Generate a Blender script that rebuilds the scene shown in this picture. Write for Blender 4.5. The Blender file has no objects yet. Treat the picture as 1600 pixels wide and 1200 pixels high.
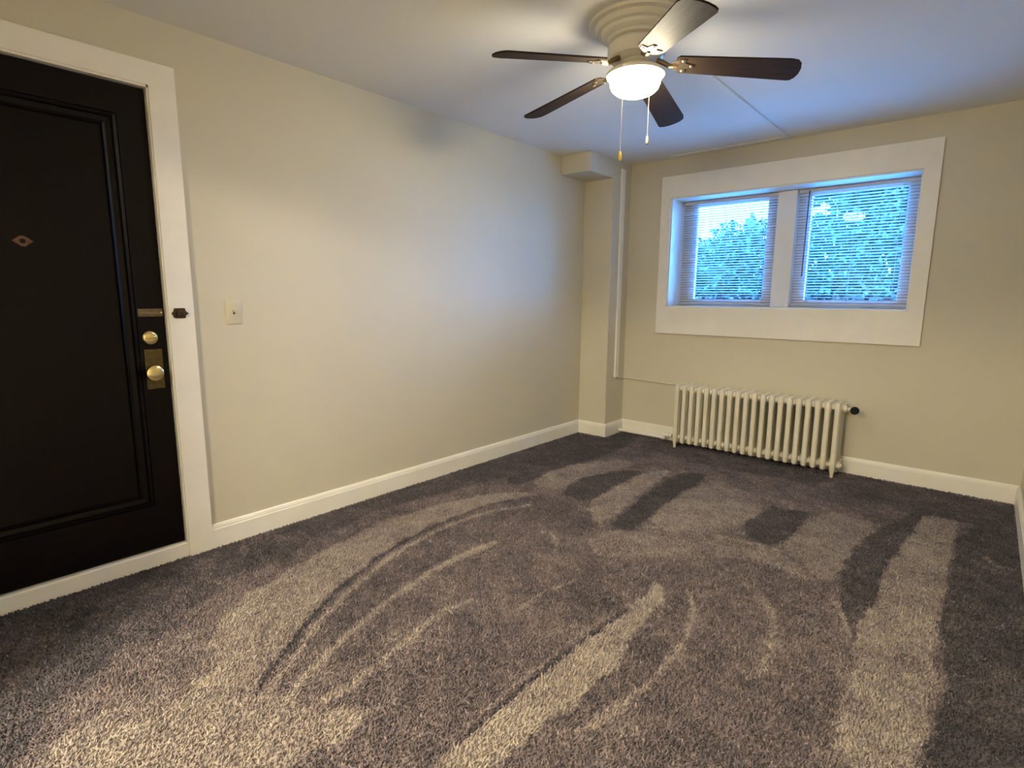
import bpy, bmesh, math, random
import numpy as np
from mathutils import Vector, Matrix

random.seed(7)
rng = np.random.default_rng(11)
PI = math.pi
C = bpy.context.scene.collection
sc = bpy.context.scene

# ------------------------------------------------------------------ camera
CAM = Vector((2.7452, 0.0, 1.2149))
FPX = 850.93
RX, ROLL, RZ = 1.41257, 0.0072, 0.7148
cd = bpy.data.cameras.new('camera')
cd.sensor_fit = 'HORIZONTAL'
cd.sensor_width = 36.0
cd.lens = FPX / 1600.0 * 36.0
cd.clip_start = 0.01
cd.clip_end = 200
cam = bpy.data.objects.new('camera', cd)
C.objects.link(cam)
cam.matrix_world = Matrix.Translation(CAM) @ Matrix.Rotation(RZ, 4, 'Z') @ Matrix.Rotation(RX, 4, 'X') @ Matrix.Rotation(ROLL, 4, 'Z')
sc.camera = cam

# ------------------------------------------------------------------ sky (dusk daylight, blue against the warm lamp)
SKY_STRENGTH = 46.0
SKY_HORIZON = (0.11, 0.405, 1.0, 1)
SKY_ZENITH = (0.07, 0.345, 1.0, 1)
w = bpy.data.worlds.new('dusk_sky')
sc.world = w
w.use_nodes = True
nt = w.node_tree
nt.nodes.clear()
tc = nt.nodes.new('ShaderNodeTexCoord')
sx = nt.nodes.new('ShaderNodeSeparateXYZ')
rp = nt.nodes.new('ShaderNodeValToRGB')
rp.color_ramp.elements[0].position = 0.0
rp.color_ramp.elements[0].color = SKY_HORIZON
rp.color_ramp.elements[1].position = 0.7
rp.color_ramp.elements[1].color = SKY_ZENITH
bg = nt.nodes.new('ShaderNodeBackground')
bg.inputs['Strength'].default_value = SKY_STRENGTH
out = nt.nodes.new('ShaderNodeOutputWorld')
nt.links.new(tc.outputs['Generated'], sx.inputs[0])
nt.links.new(sx.outputs['Z'], rp.inputs[0])
nt.links.new(rp.outputs[0], bg.inputs[0])
nt.links.new(bg.outputs[0], out.inputs[0])

LAMP_STRENGTH = 118.0       # ceiling fan bowl
HALL_LAMP_STRENGTH = 420.0  # dome lamp of the space behind the camera
LAMP_COLOR = (1.0, 0.88, 0.64, 1)

vs = sc.view_settings
vs.view_transform = 'Standard'
vs.look = 'None'
vs.gamma = 1.0
vs.exposure = 0.30
vs.use_curve_mapping = False

# ------------------------------------------------------------------ room numbers (metres)
H = 2.342          # ceiling
L = 4.395          # back wall
W = 3.0007         # right wall
Y0 = -0.35         # wall behind the camera, with a wide opening
NX0, NX1, NZ = 0.88, 2.92, 2.05   # that opening
YH = -3.0          # far end of the hall behind it
WC, DC = 0.2818, 0.300      # corner pier: width, depth
DB, HB = 0.640, 0.148       # ceiling box over the pier
IX0, IX1, IZ0, IZ1 = 0.664, 2.3425, 1.140, 2.031   # window opening
OX0, OX1, OZ0, OZ1 = 0.5816, 2.4271, 0.9196, 2.2003  # window casing
DY0, DY1, DZ1 = -0.105, 0.8317, 2.07     # door opening
CASW = 0.1024

# ------------------------------------------------------------------ helpers
def link(o, parent=None):
    C.objects.link(o)
    if parent is not None:
        o.parent = parent
    return o

def mesh_from_bm(name, bm, mat, smooth=False):
    bmesh.ops.recalc_face_normals(bm, faces=bm.faces[:])
    me = bpy.data.meshes.new(name)
    bm.to_mesh(me)
    bm.free()
    if mat is not None:
        me.materials.append(mat)
    if smooth:
        for p in me.polygons:
            p.use_smooth = True
        try:
            me.set_sharp_from_angle(angle=math.radians(smooth if smooth is not True else 40))
        except Exception:
            pass
    return me

def obj(name, bm, mat, parent=None, smooth=False, loc=None):
    o = bpy.data.objects.new(name, mesh_from_bm(name, bm, mat, smooth))
    if loc is not None:
        o.location = loc
    return link(o, parent)

def inst(name, me, parent=None, loc=(0, 0, 0), rot=None):
    o = bpy.data.objects.new(name, me)
    o.location = loc
    if rot is not None:
        o.rotation_euler = rot
    return link(o, parent)

def empty(name, loc=(0, 0, 0)):
    o = bpy.data.objects.new(name, None)
    o.location = loc
    o.empty_display_size = 0.05
    return link(o)

def tag(o, label=None, cat=None, group=None, kind=None):
    if label: o['label'] = label
    if cat: o['category'] = cat
    if group: o['group'] = group
    if kind: o['kind'] = kind
    return o

def box(bm, x0, x1, y0, y1, z0, z1, bev=0.0, seg=1):
    vsn = [bm.verts.new(p) for p in [(x0, y0, z0), (x1, y0, z0), (x1, y1, z0), (x0, y1, z0),
                                     (x0, y0, z1), (x1, y0, z1), (x1, y1, z1), (x0, y1, z1)]]
    fs = []
    for f in [(0, 3, 2, 1), (4, 5, 6, 7), (0, 1, 5, 4), (1, 2, 6, 5), (2, 3, 7, 6), (3, 0, 4, 7)]:
        fs.append(bm.faces.new([vsn[i] for i in f]))
    if bev > 0:
        es = list({e for f in fs for e in f.edges})
        bmesh.ops.bevel(bm, geom=es, offset=bev, segments=seg, affect='EDGES', profile=0.5)
    return bm

def nb():
    return bmesh.new()

def lathe(bm, prof, n=32, origin=(0, 0, 0), axis='Z', cap=True):
    """prof: list of (r, h); revolved round the axis through origin."""
    rings = []
    ox, oy, oz = origin
    for r, h in prof:
        ring = []
        for i in range(n):
            a = 2 * PI * i / n
            c, s = r * math.cos(a), r * math.sin(a)
            if axis == 'Z': p = (ox + c, oy + s, oz + h)
            elif axis == 'X': p = (ox + h, oy + c, oz + s)
            else: p = (ox + c, oy + h, oz + s)
            ring.append(bm.verts.new(p))
        rings.append(ring)
    for a, b in zip(rings, rings[1:]):
        for i in range(n):
            bm.faces.new((a[i], a[(i + 1) % n], b[(i + 1) % n], b[i]))
    if cap:
        bm.faces.new(rings[0][::-1])
        bm.faces.new(rings[-1])
    return bm

def tube(bm, pts, r, n=10, cap=True):
    pts = [Vector(p) for p in pts]
    rings = []
    up = None
    for i, p in enumerate(pts):
        if i == 0: t = pts[1] - p
        elif i == len(pts) - 1: t = p - pts[-2]
        else: t = (pts[i + 1] - p).normalized() + (p - pts[i - 1]).normalized()
        t.normalize()
        if up is None:
            up = t.orthogonal().normalized()
        else:
            up = (up - t * up.dot(t)).normalized()
        side = t.cross(up)
        rr = r[i] if isinstance(r, (list, tuple)) else r
        rings.append([bm.verts.new(p + (up * math.cos(2 * PI * k / n) + side * math.sin(2 * PI * k / n)) * rr) for k in range(n)])
    for a, b in zip(rings, rings[1:]):
        for i in range(n):
            bm.faces.new((a[i], a[(i + 1) % n], b[(i + 1) % n], b[i]))
    if cap:
        bm.faces.new(rings[0][::-1])
        bm.faces.new(rings[-1])
    return bm

def prism(bm, poly, fn0, fn1):
    """extrude a closed 2D outline between two placing functions"""
    a = [bm.verts.new(fn0(*p)) for p in poly]
    b = [bm.verts.new(fn1(*p)) for p in poly]
    n = len(poly)
    for i in range(n):
        bm.faces.new((a[i], a[(i + 1) % n], b[(i + 1) % n], b[i]))
    bm.faces.new(a[::-1])
    bm.faces.new(b)
    return bm

# ------------------------------------------------------------------ materials
def new_mat(name):
    m = bpy.data.materials.new(name)
    m.use_nodes = True
    n = m.node_tree
    b = n.nodes['Principled BSDF']
    return m, n, b

def noise(n, scale, detail=3, rough=0.55, coord='Object', stretch=None):
    t = n.nodes.new('ShaderNodeTexCoord')
    src = t.outputs[coord]
    if stretch:
        mp = n.nodes.new('ShaderNodeMapping')
        mp.inputs['Scale'].default_value = stretch
        n.links.new(src, mp.inputs[0])
        src = mp.outputs[0]
    x = n.nodes.new('ShaderNodeTexNoise')
    x.inputs['Scale'].default_value = scale
    x.inputs['Detail'].default_value = detail
    x.inputs['Roughness'].default_value = rough
    n.links.new(src, x.inputs['Vector'])
    return x

def ramp(n, src, stops):
    r = n.nodes.new('ShaderNodeValToRGB')
    e = r.color_ramp.elements
    e[0].position, e[0].color = stops[0][0], (*stops[0][1], 1)
    e[1].position, e[1].color = stops[-1][0], (*stops[-1][1], 1)
    for p, c in stops[1:-1]:
        k = e.new(p)
        k.color = (*c, 1)
    n.links.new(src, r.inputs[0])
    return r

def bump(n, b, src, strength, dist):
    k = n.nodes.new('ShaderNodeBump')
    k.inputs['Strength'].default_value = strength
    k.inputs['Distance'].default_value = dist
    n.links.new(src, k.inputs['Height'])
    n.links.new(k.outputs[0], b.inputs['Normal'])
    return k

def scale_c(c, s):
    return tuple(min(1, x * s) for x in c)

def paint(name, col, rough=0.6, var=0.05, bscale=220, bstr=0.15, bdist=0.002, cscale=3.0, spec=0.5):
    m, n, b = new_mat(name)
    x = noise(n, cscale, 4)
    r = ramp(n, x.outputs[0], [(0.3, scale_c(col, 1 - var)), (0.7, scale_c(col, 1 + var))])
    n.links.new(r.outputs[0], b.inputs['Base Color'])
    b.inputs['Roughness'].default_value = rough
    b.inputs['Specular IOR Level'].default_value = spec
    if bstr:
        y = noise(n, bscale, 2)
        bump(n, b, y.outputs[0], bstr, bdist)
    return m

def metal(name, col, rough=0.25, var=0.15):
    m, n, b = new_mat(name)
    x = noise(n, 60, 3)
    r = ramp(n, x.outputs[0], [(0.3, scale_c(col, 1 - var)), (0.7, scale_c(col, 1 + var))])
    n.links.new(r.outputs[0], b.inputs['Base Color'])
    b.inputs['Metallic'].default_value = 1.0
    b.inputs['Roughness'].default_value = rough
    return m

M = {}
M['wall'] = paint('beige_wall_paint', (0.62, 0.575, 0.455), 0.55, 0.02, 160, 0.12, 0.002, 1.5, 0.35)
M['ceiling'] = paint('white_ceiling_paint', (0.80, 0.79, 0.75), 0.85, 0.03, 110, 0.12, 0.002, 1.2, 0.2)
M['trim'] = paint('white_trim_paint', (0.86, 0.83, 0.75), 0.38, 0.03, 60, 0.10, 0.002, 6)
M['white'] = paint('white_gloss_paint', (0.82, 0.82, 0.80), 0.35, 0.02, 60, 0.08, 0.001, 6)
M['radiator'] = paint('cream_radiator_enamel', (0.77, 0.72, 0.59), 0.42, 0.05, 90, 0.25, 0.0015, 14)
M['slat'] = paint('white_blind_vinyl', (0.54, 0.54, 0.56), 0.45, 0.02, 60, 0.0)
M['ivory'] = paint('ivory_plastic', (0.61, 0.555, 0.42), 0.35, 0.02, 60, 0.0)
M['fan_white'] = paint('white_fan_enamel', (0.80, 0.77, 0.68), 0.25, 0.02, 60, 0.0)
M['black'] = paint('black_plastic', (0.009, 0.008, 0.008), 0.6, 0.2, 60, 0.0, spec=0.25)
M['wand'] = paint('smoked_plastic', (0.06, 0.07, 0.09), 0.4, 0.1, 60, 0.0)
M['brass'] = metal('polished_brass', (0.80, 0.66, 0.34), 0.22)
M['old_brass'] = metal('aged_brass', (0.13, 0.10, 0.045), 0.42, 0.25)
M['track_brass'] = metal('dull_track_brass', (0.24, 0.19, 0.12), 0.4, 0.2)
M['iron'] = metal('antique_blade_iron', (0.26, 0.20, 0.13), 0.45, 0.15)
M['bronze'] = metal('dark_bronze', (0.085, 0.06, 0.04), 0.45, 0.3)
M['copper'] = metal('copper_plate', (0.15, 0.085, 0.06), 0.5, 0.2)
M['gold_fob'] = paint('yellow_fob_lacquer', (0.80, 0.62, 0.12), 0.3, 0.05, 60, 0)
M['wood_fob'] = paint('pale_fob_lacquer', (0.11, 0.09, 0.07), 0.5, 0.05, 60, 0)
M['hall_floor'] = paint('hall_carpet', (0.20, 0.165, 0.155), 0.95, 0.2, 200, 0.5, 0.004, 20, 0.1)
M['steel'] = metal('brushed_steel', (0.6, 0.58, 0.52), 0.3, 0.1)

# dark stained door
m, n, b = new_mat('espresso_stained_wood')
x = noise(n, 6, 6, 0.6, stretch=(14, 14, 0.9))
r = ramp(n, x.outputs[0], [(0.25, (0.0016, 0.0008, 0.0010)), (0.75, (0.0062, 0.0026, 0.0026))])
n.links.new(r.outputs[0], b.inputs['Base Color'])
b.inputs['Roughness'].default_value = 0.38
b.inputs['Specular IOR Level'].default_value = 0.16
bump(n, b, x.outputs[0], 0.08, 0.002)
M['door'] = m

# fan blade veneer
m, n, b = new_mat('walnut_blade_veneer')
x = noise(n, 5, 6, 0.6, stretch=(2.0, 26, 26))
r = ramp(n, x.outputs[0], [(0.25, (0.017, 0.011, 0.008)), (0.75, (0.046, 0.030, 0.020))])
n.links.new(r.outputs[0], b.inputs['Base Color'])
b.inputs['Roughness'].default_value = 0.62
b.inputs['Specular IOR Level'].default_value = 0.10
M['blade'] = m

# frosted lamp bowl: gives off the room's light
m, n, b = new_mat('lit_frosted_glass')
b.inputs['Base Color'].default_value = (0.9, 0.88, 0.8, 1)
b.inputs['Roughness'].default_value = 0.5
b.inputs['Emission Color'].default_value = LAMP_COLOR
b.inputs['Emission Strength'].default_value = LAMP_STRENGTH
M['lamp'] = m

m2 = m.copy()
m2.name = 'lit_hall_dome'
m2.node_tree.nodes['Principled BSDF'].inputs['Emission Strength'].default_value = HALL_LAMP_STRENGTH
M['hall_lamp'] = m2

# clear window glass (thin sheet)
m, n, b = new_mat('window_glass')
n.nodes.remove(b)
tr = n.nodes.new('ShaderNodeBsdfTransparent')
tr.inputs[0].default_value = (0.93, 0.96, 0.97, 1)
gl = n.nodes.new('ShaderNodeBsdfGlossy')
gl.inputs['Roughness'].default_value = 0.02
mx = n.nodes.new('ShaderNodeMixShader')
fr = n.nodes.new('ShaderNodeFresnel')
fr.inputs['IOR'].default_value = 1.3
n.links.new(fr.outputs[0], mx.inputs[0])
n.links.new(tr.outputs[0], mx.inputs[1])
n.links.new(gl.outputs[0], mx.inputs[2])
n.links.new(mx.outputs[0], n.nodes['Material Output'].inputs[0])
M['glass'] = m

def leafy(name, c0, c1):
    m, n, b = new_mat(name)
    x = noise(n, 2.2, 3)
    r = ramp(n, x.outputs[0], [(0.3, c0), (0.7, c1)])
    n.links.new(r.outputs[0], b.inputs['Base Color'])
    b.inputs['Roughness'].default_value = 0.5
    return m
M['leaf_a'] = leafy('dark_green_leaves', (0.014, 0.022, 0.020), (0.036, 0.050, 0.040))
M['leaf_b'] = leafy('mid_green_leaves', (0.018, 0.028, 0.024), (0.046, 0.064, 0.048))
M['bark'] = paint('tree_bark', (0.12, 0.09, 0.07), 0.9, 0.3, 30, 0.6, 0.02)
M['concrete'] = paint('bounce_concrete', (0.55, 0.55, 0.53), 0.9, 0.08, 60, 0.3, 0.004, 3, 0.2)
M['lawn'] = paint('lawn_ground', (0.10, 0.15, 0.07), 0.95, 0.25, 40, 0.5, 0.02, 8)
M['brickwall'] = paint('red_brick_far', (0.36, 0.16, 0.12), 0.9, 0.15, 30, 0.2, 0.01, 3)

# carpet: colour follows the lay of the pile, a property of the mesh
m, n, b = new_mat('cut_pile_carpet')
at = n.nodes.new('ShaderNodeAttribute')
at.attribute_name = 'pile_lay'
x1 = noise(n, 170, 3, 0.65)
x2 = noise(n, 34, 4, 0.6)
x3 = noise(n, 7, 4, 0.6)
def math_node(n, op, a, bb):
    k = n.nodes.new('ShaderNodeMath')
    k.operation = op
    for i, v in enumerate((a, bb)):
        if isinstance(v, (int, float)): k.inputs[i].default_value = v
        else: n.links.new(v, k.inputs[i])
    return k.outputs[0]
s = math_node(n, 'ADD', at.outputs['Fac'], math_node(n, 'MULTIPLY', math_node(n, 'SUBTRACT', x1.outputs[0], 0.5), 0.62))
s = math_node(n, 'ADD', s, math_node(n, 'MULTIPLY', math_node(n, 'SUBTRACT', x2.outputs[0], 0.5), 0.50))
s = math_node(n, 'ADD', s, math_node(n, 'MULTIPLY', math_node(n, 'SUBTRACT', x3.outputs[0], 0.5), 0.30))
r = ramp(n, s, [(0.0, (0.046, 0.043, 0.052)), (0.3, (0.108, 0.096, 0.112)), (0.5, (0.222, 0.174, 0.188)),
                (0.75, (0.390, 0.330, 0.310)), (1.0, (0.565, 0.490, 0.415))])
n.links.new(r.outputs[0], b.inputs['Base Color'])
b.inputs['Roughness'].default_value = 0.95
b.inputs['Specular IOR Level'].default_value = 0.1
b.inputs['Sheen Weight'].default_value = 0.15
b.inputs['Sheen Roughness'].default_value = 0.5
vo = n.nodes.new('ShaderNodeTexVoronoi')
vo.inputs['Scale'].default_value = 190
tcn = n.nodes.new('ShaderNodeTexCoord')
n.links.new(tcn.outputs['Object'], vo.inputs['Vector'])
hsum = math_node(n, 'ADD', math_node(n, 'MULTIPLY', x1.outputs[0], 0.8), math_node(n, 'MULTIPLY', vo.outputs['Distance'], -0.9))
hsum = math_node(n, 'ADD', hsum, math_node(n, 'MULTIPLY', x2.outputs[0], 0.8))
bump(n, b, hsum, 0.35, 0.004)
M['carpet'] = m

# ------------------------------------------------------------------ floor: carpet with vacuum and cleaning tracks
# every track, and the shade painted by the door, is a shape on the floor (x, y in metres): (lay value, edge softness, closed outline)
#CARPET_BEGIN
TRACKS_AND_SHADE = [
    (0.24, 0.16, 0.95, [(0.042, 0.061), (-0.037, 0.173), (-0.026, 0.852), (0.009, 1.938), (-0.011, 4.132), (0.066, 4.824), (0.646, 4.181), (0.314, 3.605), (0.398, 2.994), (0.335, 2.524), (0.231, 1.963), (0.22, 1.614), (0.3, 1.336), (0.395, 1.058), (0.465, 0.756), (0.539, 0.529), (0.617, 0.357), (0.782, 0.196), (0.935, 0.119), (1.015, -0.008)]),  # dark side by the door: turned pile plus shade painted into the lay
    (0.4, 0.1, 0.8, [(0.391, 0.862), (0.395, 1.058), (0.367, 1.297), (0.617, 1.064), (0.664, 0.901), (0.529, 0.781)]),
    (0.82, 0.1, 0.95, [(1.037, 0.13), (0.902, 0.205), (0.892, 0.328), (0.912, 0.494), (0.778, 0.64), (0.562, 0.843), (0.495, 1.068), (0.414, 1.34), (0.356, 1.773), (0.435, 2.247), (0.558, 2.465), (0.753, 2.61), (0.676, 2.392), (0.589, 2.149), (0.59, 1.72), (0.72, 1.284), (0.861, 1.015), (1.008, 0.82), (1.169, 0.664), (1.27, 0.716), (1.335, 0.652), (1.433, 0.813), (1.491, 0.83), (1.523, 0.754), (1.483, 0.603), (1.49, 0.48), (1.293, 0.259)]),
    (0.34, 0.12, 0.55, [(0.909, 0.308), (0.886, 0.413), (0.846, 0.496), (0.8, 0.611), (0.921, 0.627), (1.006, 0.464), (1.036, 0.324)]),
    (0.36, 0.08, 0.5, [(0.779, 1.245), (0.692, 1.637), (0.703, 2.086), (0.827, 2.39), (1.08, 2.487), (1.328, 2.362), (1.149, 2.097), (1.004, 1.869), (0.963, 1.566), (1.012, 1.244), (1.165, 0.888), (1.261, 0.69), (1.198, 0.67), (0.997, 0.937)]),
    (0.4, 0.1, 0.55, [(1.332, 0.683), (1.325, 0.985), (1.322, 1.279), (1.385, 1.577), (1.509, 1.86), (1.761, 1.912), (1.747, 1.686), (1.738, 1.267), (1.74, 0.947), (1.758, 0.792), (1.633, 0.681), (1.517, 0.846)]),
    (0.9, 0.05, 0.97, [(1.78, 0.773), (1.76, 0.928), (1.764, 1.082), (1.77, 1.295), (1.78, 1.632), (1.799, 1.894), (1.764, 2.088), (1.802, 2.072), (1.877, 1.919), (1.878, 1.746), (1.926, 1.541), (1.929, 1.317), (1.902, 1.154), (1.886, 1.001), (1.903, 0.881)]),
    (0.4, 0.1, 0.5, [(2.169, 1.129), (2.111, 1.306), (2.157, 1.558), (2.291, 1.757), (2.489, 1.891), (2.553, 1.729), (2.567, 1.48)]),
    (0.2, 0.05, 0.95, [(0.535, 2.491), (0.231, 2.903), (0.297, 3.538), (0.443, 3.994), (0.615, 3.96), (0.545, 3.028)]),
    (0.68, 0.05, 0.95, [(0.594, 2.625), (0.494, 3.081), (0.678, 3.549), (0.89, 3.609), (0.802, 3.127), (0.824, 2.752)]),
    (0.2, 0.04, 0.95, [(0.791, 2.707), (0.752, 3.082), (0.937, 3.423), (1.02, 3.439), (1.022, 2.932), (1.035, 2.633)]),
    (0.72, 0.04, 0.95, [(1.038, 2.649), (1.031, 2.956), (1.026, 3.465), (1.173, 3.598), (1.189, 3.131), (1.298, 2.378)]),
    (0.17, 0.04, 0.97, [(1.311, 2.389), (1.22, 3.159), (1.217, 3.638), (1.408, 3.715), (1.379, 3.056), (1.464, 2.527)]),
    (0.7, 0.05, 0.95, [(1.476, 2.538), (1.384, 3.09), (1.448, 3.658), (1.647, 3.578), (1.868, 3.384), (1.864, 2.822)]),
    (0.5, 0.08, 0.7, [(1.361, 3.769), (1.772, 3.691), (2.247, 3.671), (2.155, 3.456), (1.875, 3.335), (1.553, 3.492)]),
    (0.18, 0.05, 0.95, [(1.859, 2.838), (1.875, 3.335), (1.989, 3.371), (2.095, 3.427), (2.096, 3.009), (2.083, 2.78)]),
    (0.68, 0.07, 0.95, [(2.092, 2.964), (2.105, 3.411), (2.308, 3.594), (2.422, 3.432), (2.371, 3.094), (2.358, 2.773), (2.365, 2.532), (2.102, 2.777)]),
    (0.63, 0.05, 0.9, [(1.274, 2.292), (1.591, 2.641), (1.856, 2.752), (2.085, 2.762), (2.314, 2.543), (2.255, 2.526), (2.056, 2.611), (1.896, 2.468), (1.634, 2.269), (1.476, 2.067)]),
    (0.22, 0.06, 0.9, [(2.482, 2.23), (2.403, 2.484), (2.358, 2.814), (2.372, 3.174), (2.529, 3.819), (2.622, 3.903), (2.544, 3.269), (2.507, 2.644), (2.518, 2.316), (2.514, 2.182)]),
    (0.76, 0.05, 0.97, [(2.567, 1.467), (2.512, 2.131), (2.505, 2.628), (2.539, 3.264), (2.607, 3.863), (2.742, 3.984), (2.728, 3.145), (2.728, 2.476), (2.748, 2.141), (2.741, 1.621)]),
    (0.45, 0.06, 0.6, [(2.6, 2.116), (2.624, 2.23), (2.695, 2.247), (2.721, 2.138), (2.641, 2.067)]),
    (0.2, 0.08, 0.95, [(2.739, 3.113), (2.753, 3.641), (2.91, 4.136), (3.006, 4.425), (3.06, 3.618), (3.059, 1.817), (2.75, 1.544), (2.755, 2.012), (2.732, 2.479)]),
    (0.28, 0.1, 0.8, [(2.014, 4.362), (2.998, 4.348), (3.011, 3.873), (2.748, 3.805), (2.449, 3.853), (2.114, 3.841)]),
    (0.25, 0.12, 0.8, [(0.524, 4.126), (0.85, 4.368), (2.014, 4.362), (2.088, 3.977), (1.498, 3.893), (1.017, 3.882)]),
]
STROKES = [
    (0.06, 0.011, 0.95, [(1.161, 0.637), (1.066, 0.734), (0.963, 0.88), (0.838, 1.056), (0.73, 1.278), (0.615, 1.7), (0.603, 2.188), (0.676, 2.392)]),
    (0.84, 0.013, 0.9, [(1.177, 0.67), (1.09, 0.777), (0.96, 0.958), (0.803, 1.229), (0.68, 1.647), (0.671, 2.119), (0.815, 2.406)]),
    (0.88, 0.02, 0.95, [(1.3, 0.621), (1.203, 0.752), (1.128, 0.936), (1.039, 1.192), (0.963, 1.566), (0.997, 1.901)]),
    (0.8, 0.012, 0.9, [(1.332, 0.683), (1.349, 0.823), (1.325, 0.985), (1.291, 1.12), (1.256, 1.306), (1.275, 1.427)]),
    (0.76, 0.008, 0.9, [(1.466, 1.523), (1.469, 1.684), (1.499, 1.851)]),
    (0.8, 0.014, 0.9, [(1.447, 0.719), (1.471, 0.789), (1.49, 0.847)]),
    (0.15, 0.01, 0.85, [(1.75, 0.925), (1.756, 1.092), (1.76, 1.307), (1.772, 1.691), (1.793, 1.826)]),
    (0.72, 0.008, 0.7, [(1.737, 0.913), (1.736, 1.085), (1.738, 1.3), (1.747, 1.686), (1.792, 1.907)]),
    (0.82, 0.011, 0.95, [(1.993, 1.17), (2.029, 1.341), (2.054, 1.546), (2.052, 1.723), (2.013, 1.922), (1.95, 2.047), (1.907, 2.095)]),
    (0.7, 0.02, 0.8, [(2.074, 2.328), (2.136, 2.3), (2.217, 2.192), (2.275, 2.046), (2.305, 1.811)]),
    (0.76, 0.01, 0.9, [(2.379, 2.462), (2.443, 2.334), (2.489, 2.211)]),
    (0.74, 0.012, 0.85, [(1.038, 2.581), (1.175, 2.573), (1.293, 2.418)]),
    (0.74, 0.01, 0.85, [(1.474, 2.58), (1.665, 2.718), (1.891, 2.743), (2.085, 2.762)]),
    (0.28, 0.01, 0.5, [(2.184, 1.889), (2.12, 1.647), (2.092, 1.425)]),
    (0.66, 0.012, 0.6, [(2.741, 2.383), (2.763, 2.134), (2.753, 1.94)]),
    (0.7, 0.008, 0.8, [(2.858, 3.347), (2.904, 3.261), (2.97, 3.28)]),
    (0.62, 0.01, 0.7, [(1.881, 2.774), (2.093, 2.733), (2.287, 2.555)]),
    (0.7, 0.01, 0.8, [(1.127, 2.181), (1.22, 2.111), (1.27, 2.033)]),
]
#CARPET_END

def poly_sd(px, py, poly):
    """signed distance, inside negative"""
    d = np.full(px.shape, 1e9)
    inside = np.zeros(px.shape, bool)
    n_ = len(poly)
    for i in range(n_):
        ax, ay = poly[i]
        bx, by = poly[(i + 1) % n_]
        ex, ey = bx - ax, by - ay
        wx, wy = px - ax, py - ay
        t = np.clip((wx * ex + wy * ey) / (ex * ex + ey * ey + 1e-12), 0, 1)
        d = np.minimum(d, (wx - ex * t) ** 2 + (wy - ey * t) ** 2)
        cond = ((ay > py) != (by > py))
        with np.errstate(divide='ignore', invalid='ignore'):
            xi = ax + (py - ay) / (by - ay if by != ay else 1e-12) * ex
        inside ^= cond & (px < xi)
    d = np.sqrt(d)
    return np.where(inside, -d, d)

def line_d(px, py, pts):
    d = np.full(px.shape, 1e9)
    for (ax, ay), (bx, by) in zip(pts, pts[1:]):
        ex, ey = bx - ax, by - ay
        wx, wy = px - ax, py - ay
        t = np.clip((wx * ex + wy * ey) / (ex * ex + ey * ey + 1e-12), 0, 1)
        d = np.minimum(d, (wx - ex * t) ** 2 + (wy - ey * t) ** 2)
    return np.sqrt(d)

def value_noise(px, py, cell, seed):
    g = np.random.default_rng(seed).uniform(-1, 1, (int(8 / cell) + 4, int(10 / cell) + 4))
    fx, fy = (px + 2) / cell, (py + 3) / cell
    ix, iy = np.floor(fx).astype(int), np.floor(fy).astype(int)
    tx, ty = fx - ix, fy - iy
    tx, ty = tx * tx * (3 - 2 * tx), ty * ty * (3 - 2 * ty)
    return (g[ix, iy] * (1 - tx) * (1 - ty) + g[ix + 1, iy] * tx * (1 - ty) + g[ix, iy + 1] * (1 - tx) * ty + g[ix + 1, iy + 1] * tx * ty)

def smooth_poly(pts, closed, it=2):
    for _ in range(it):
        q = []
        n_ = len(pts)
        rngi = range(n_) if closed else range(n_ - 1)
        if not closed: q.append(pts[0])
        for i in rngi:
            a, b_ = pts[i], pts[(i + 1) % n_]
            q.append((a[0] * .75 + b_[0] * .25, a[1] * .75 + b_[1] * .25))
            q.append((a[0] * .25 + b_[0] * .75, a[1] * .25 + b_[1] * .75))
        if not closed: q.append(pts[-1])
        pts = q
    return pts

YC0 = Y0 - 0.14   # the carpet runs into the opening
STEP = 0.0125
nx = int(round(W / STEP)) + 1
ny = int(round((L - YC0) / STEP)) + 1
gx = np.linspace(0.0, W, nx)
gy = np.linspace(YC0, L, ny)
GX, GY = np.meshgrid(gx, gy, indexing='ij')
fx, fy = GX.ravel(), GY.ravel()
wob = 0.6
qx = fx + wob * (0.022 * value_noise(fx, fy, 0.09, 1) + 0.016 * value_noise(fx, fy, 0.035, 2))
qy = fy + wob * (0.030 * value_noise(fx, fy, 0.10, 3) + 0.020 * value_noise(fx, fy, 0.04, 4))
lay = np.full(fx.shape, 0.46)
for val, soft, wt, poly in TRACKS_AND_SHADE:
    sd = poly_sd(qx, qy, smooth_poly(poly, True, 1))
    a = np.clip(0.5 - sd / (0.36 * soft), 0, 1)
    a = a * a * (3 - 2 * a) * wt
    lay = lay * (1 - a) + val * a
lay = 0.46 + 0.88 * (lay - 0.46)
hgt = np.zeros(fx.shape)
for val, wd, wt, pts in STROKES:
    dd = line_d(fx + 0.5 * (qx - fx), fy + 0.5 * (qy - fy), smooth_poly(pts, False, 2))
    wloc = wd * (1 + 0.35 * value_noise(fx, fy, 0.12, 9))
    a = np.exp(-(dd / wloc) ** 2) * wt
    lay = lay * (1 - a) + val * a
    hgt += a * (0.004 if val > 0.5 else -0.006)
lay += 0.05 * value_noise(fx, fy, 0.30, 5) + 0.06 * value_noise(fx, fy, 0.12, 6) + 0.07 * value_noise(fx + 0.4 * fy, fy, 0.05, 7)
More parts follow.
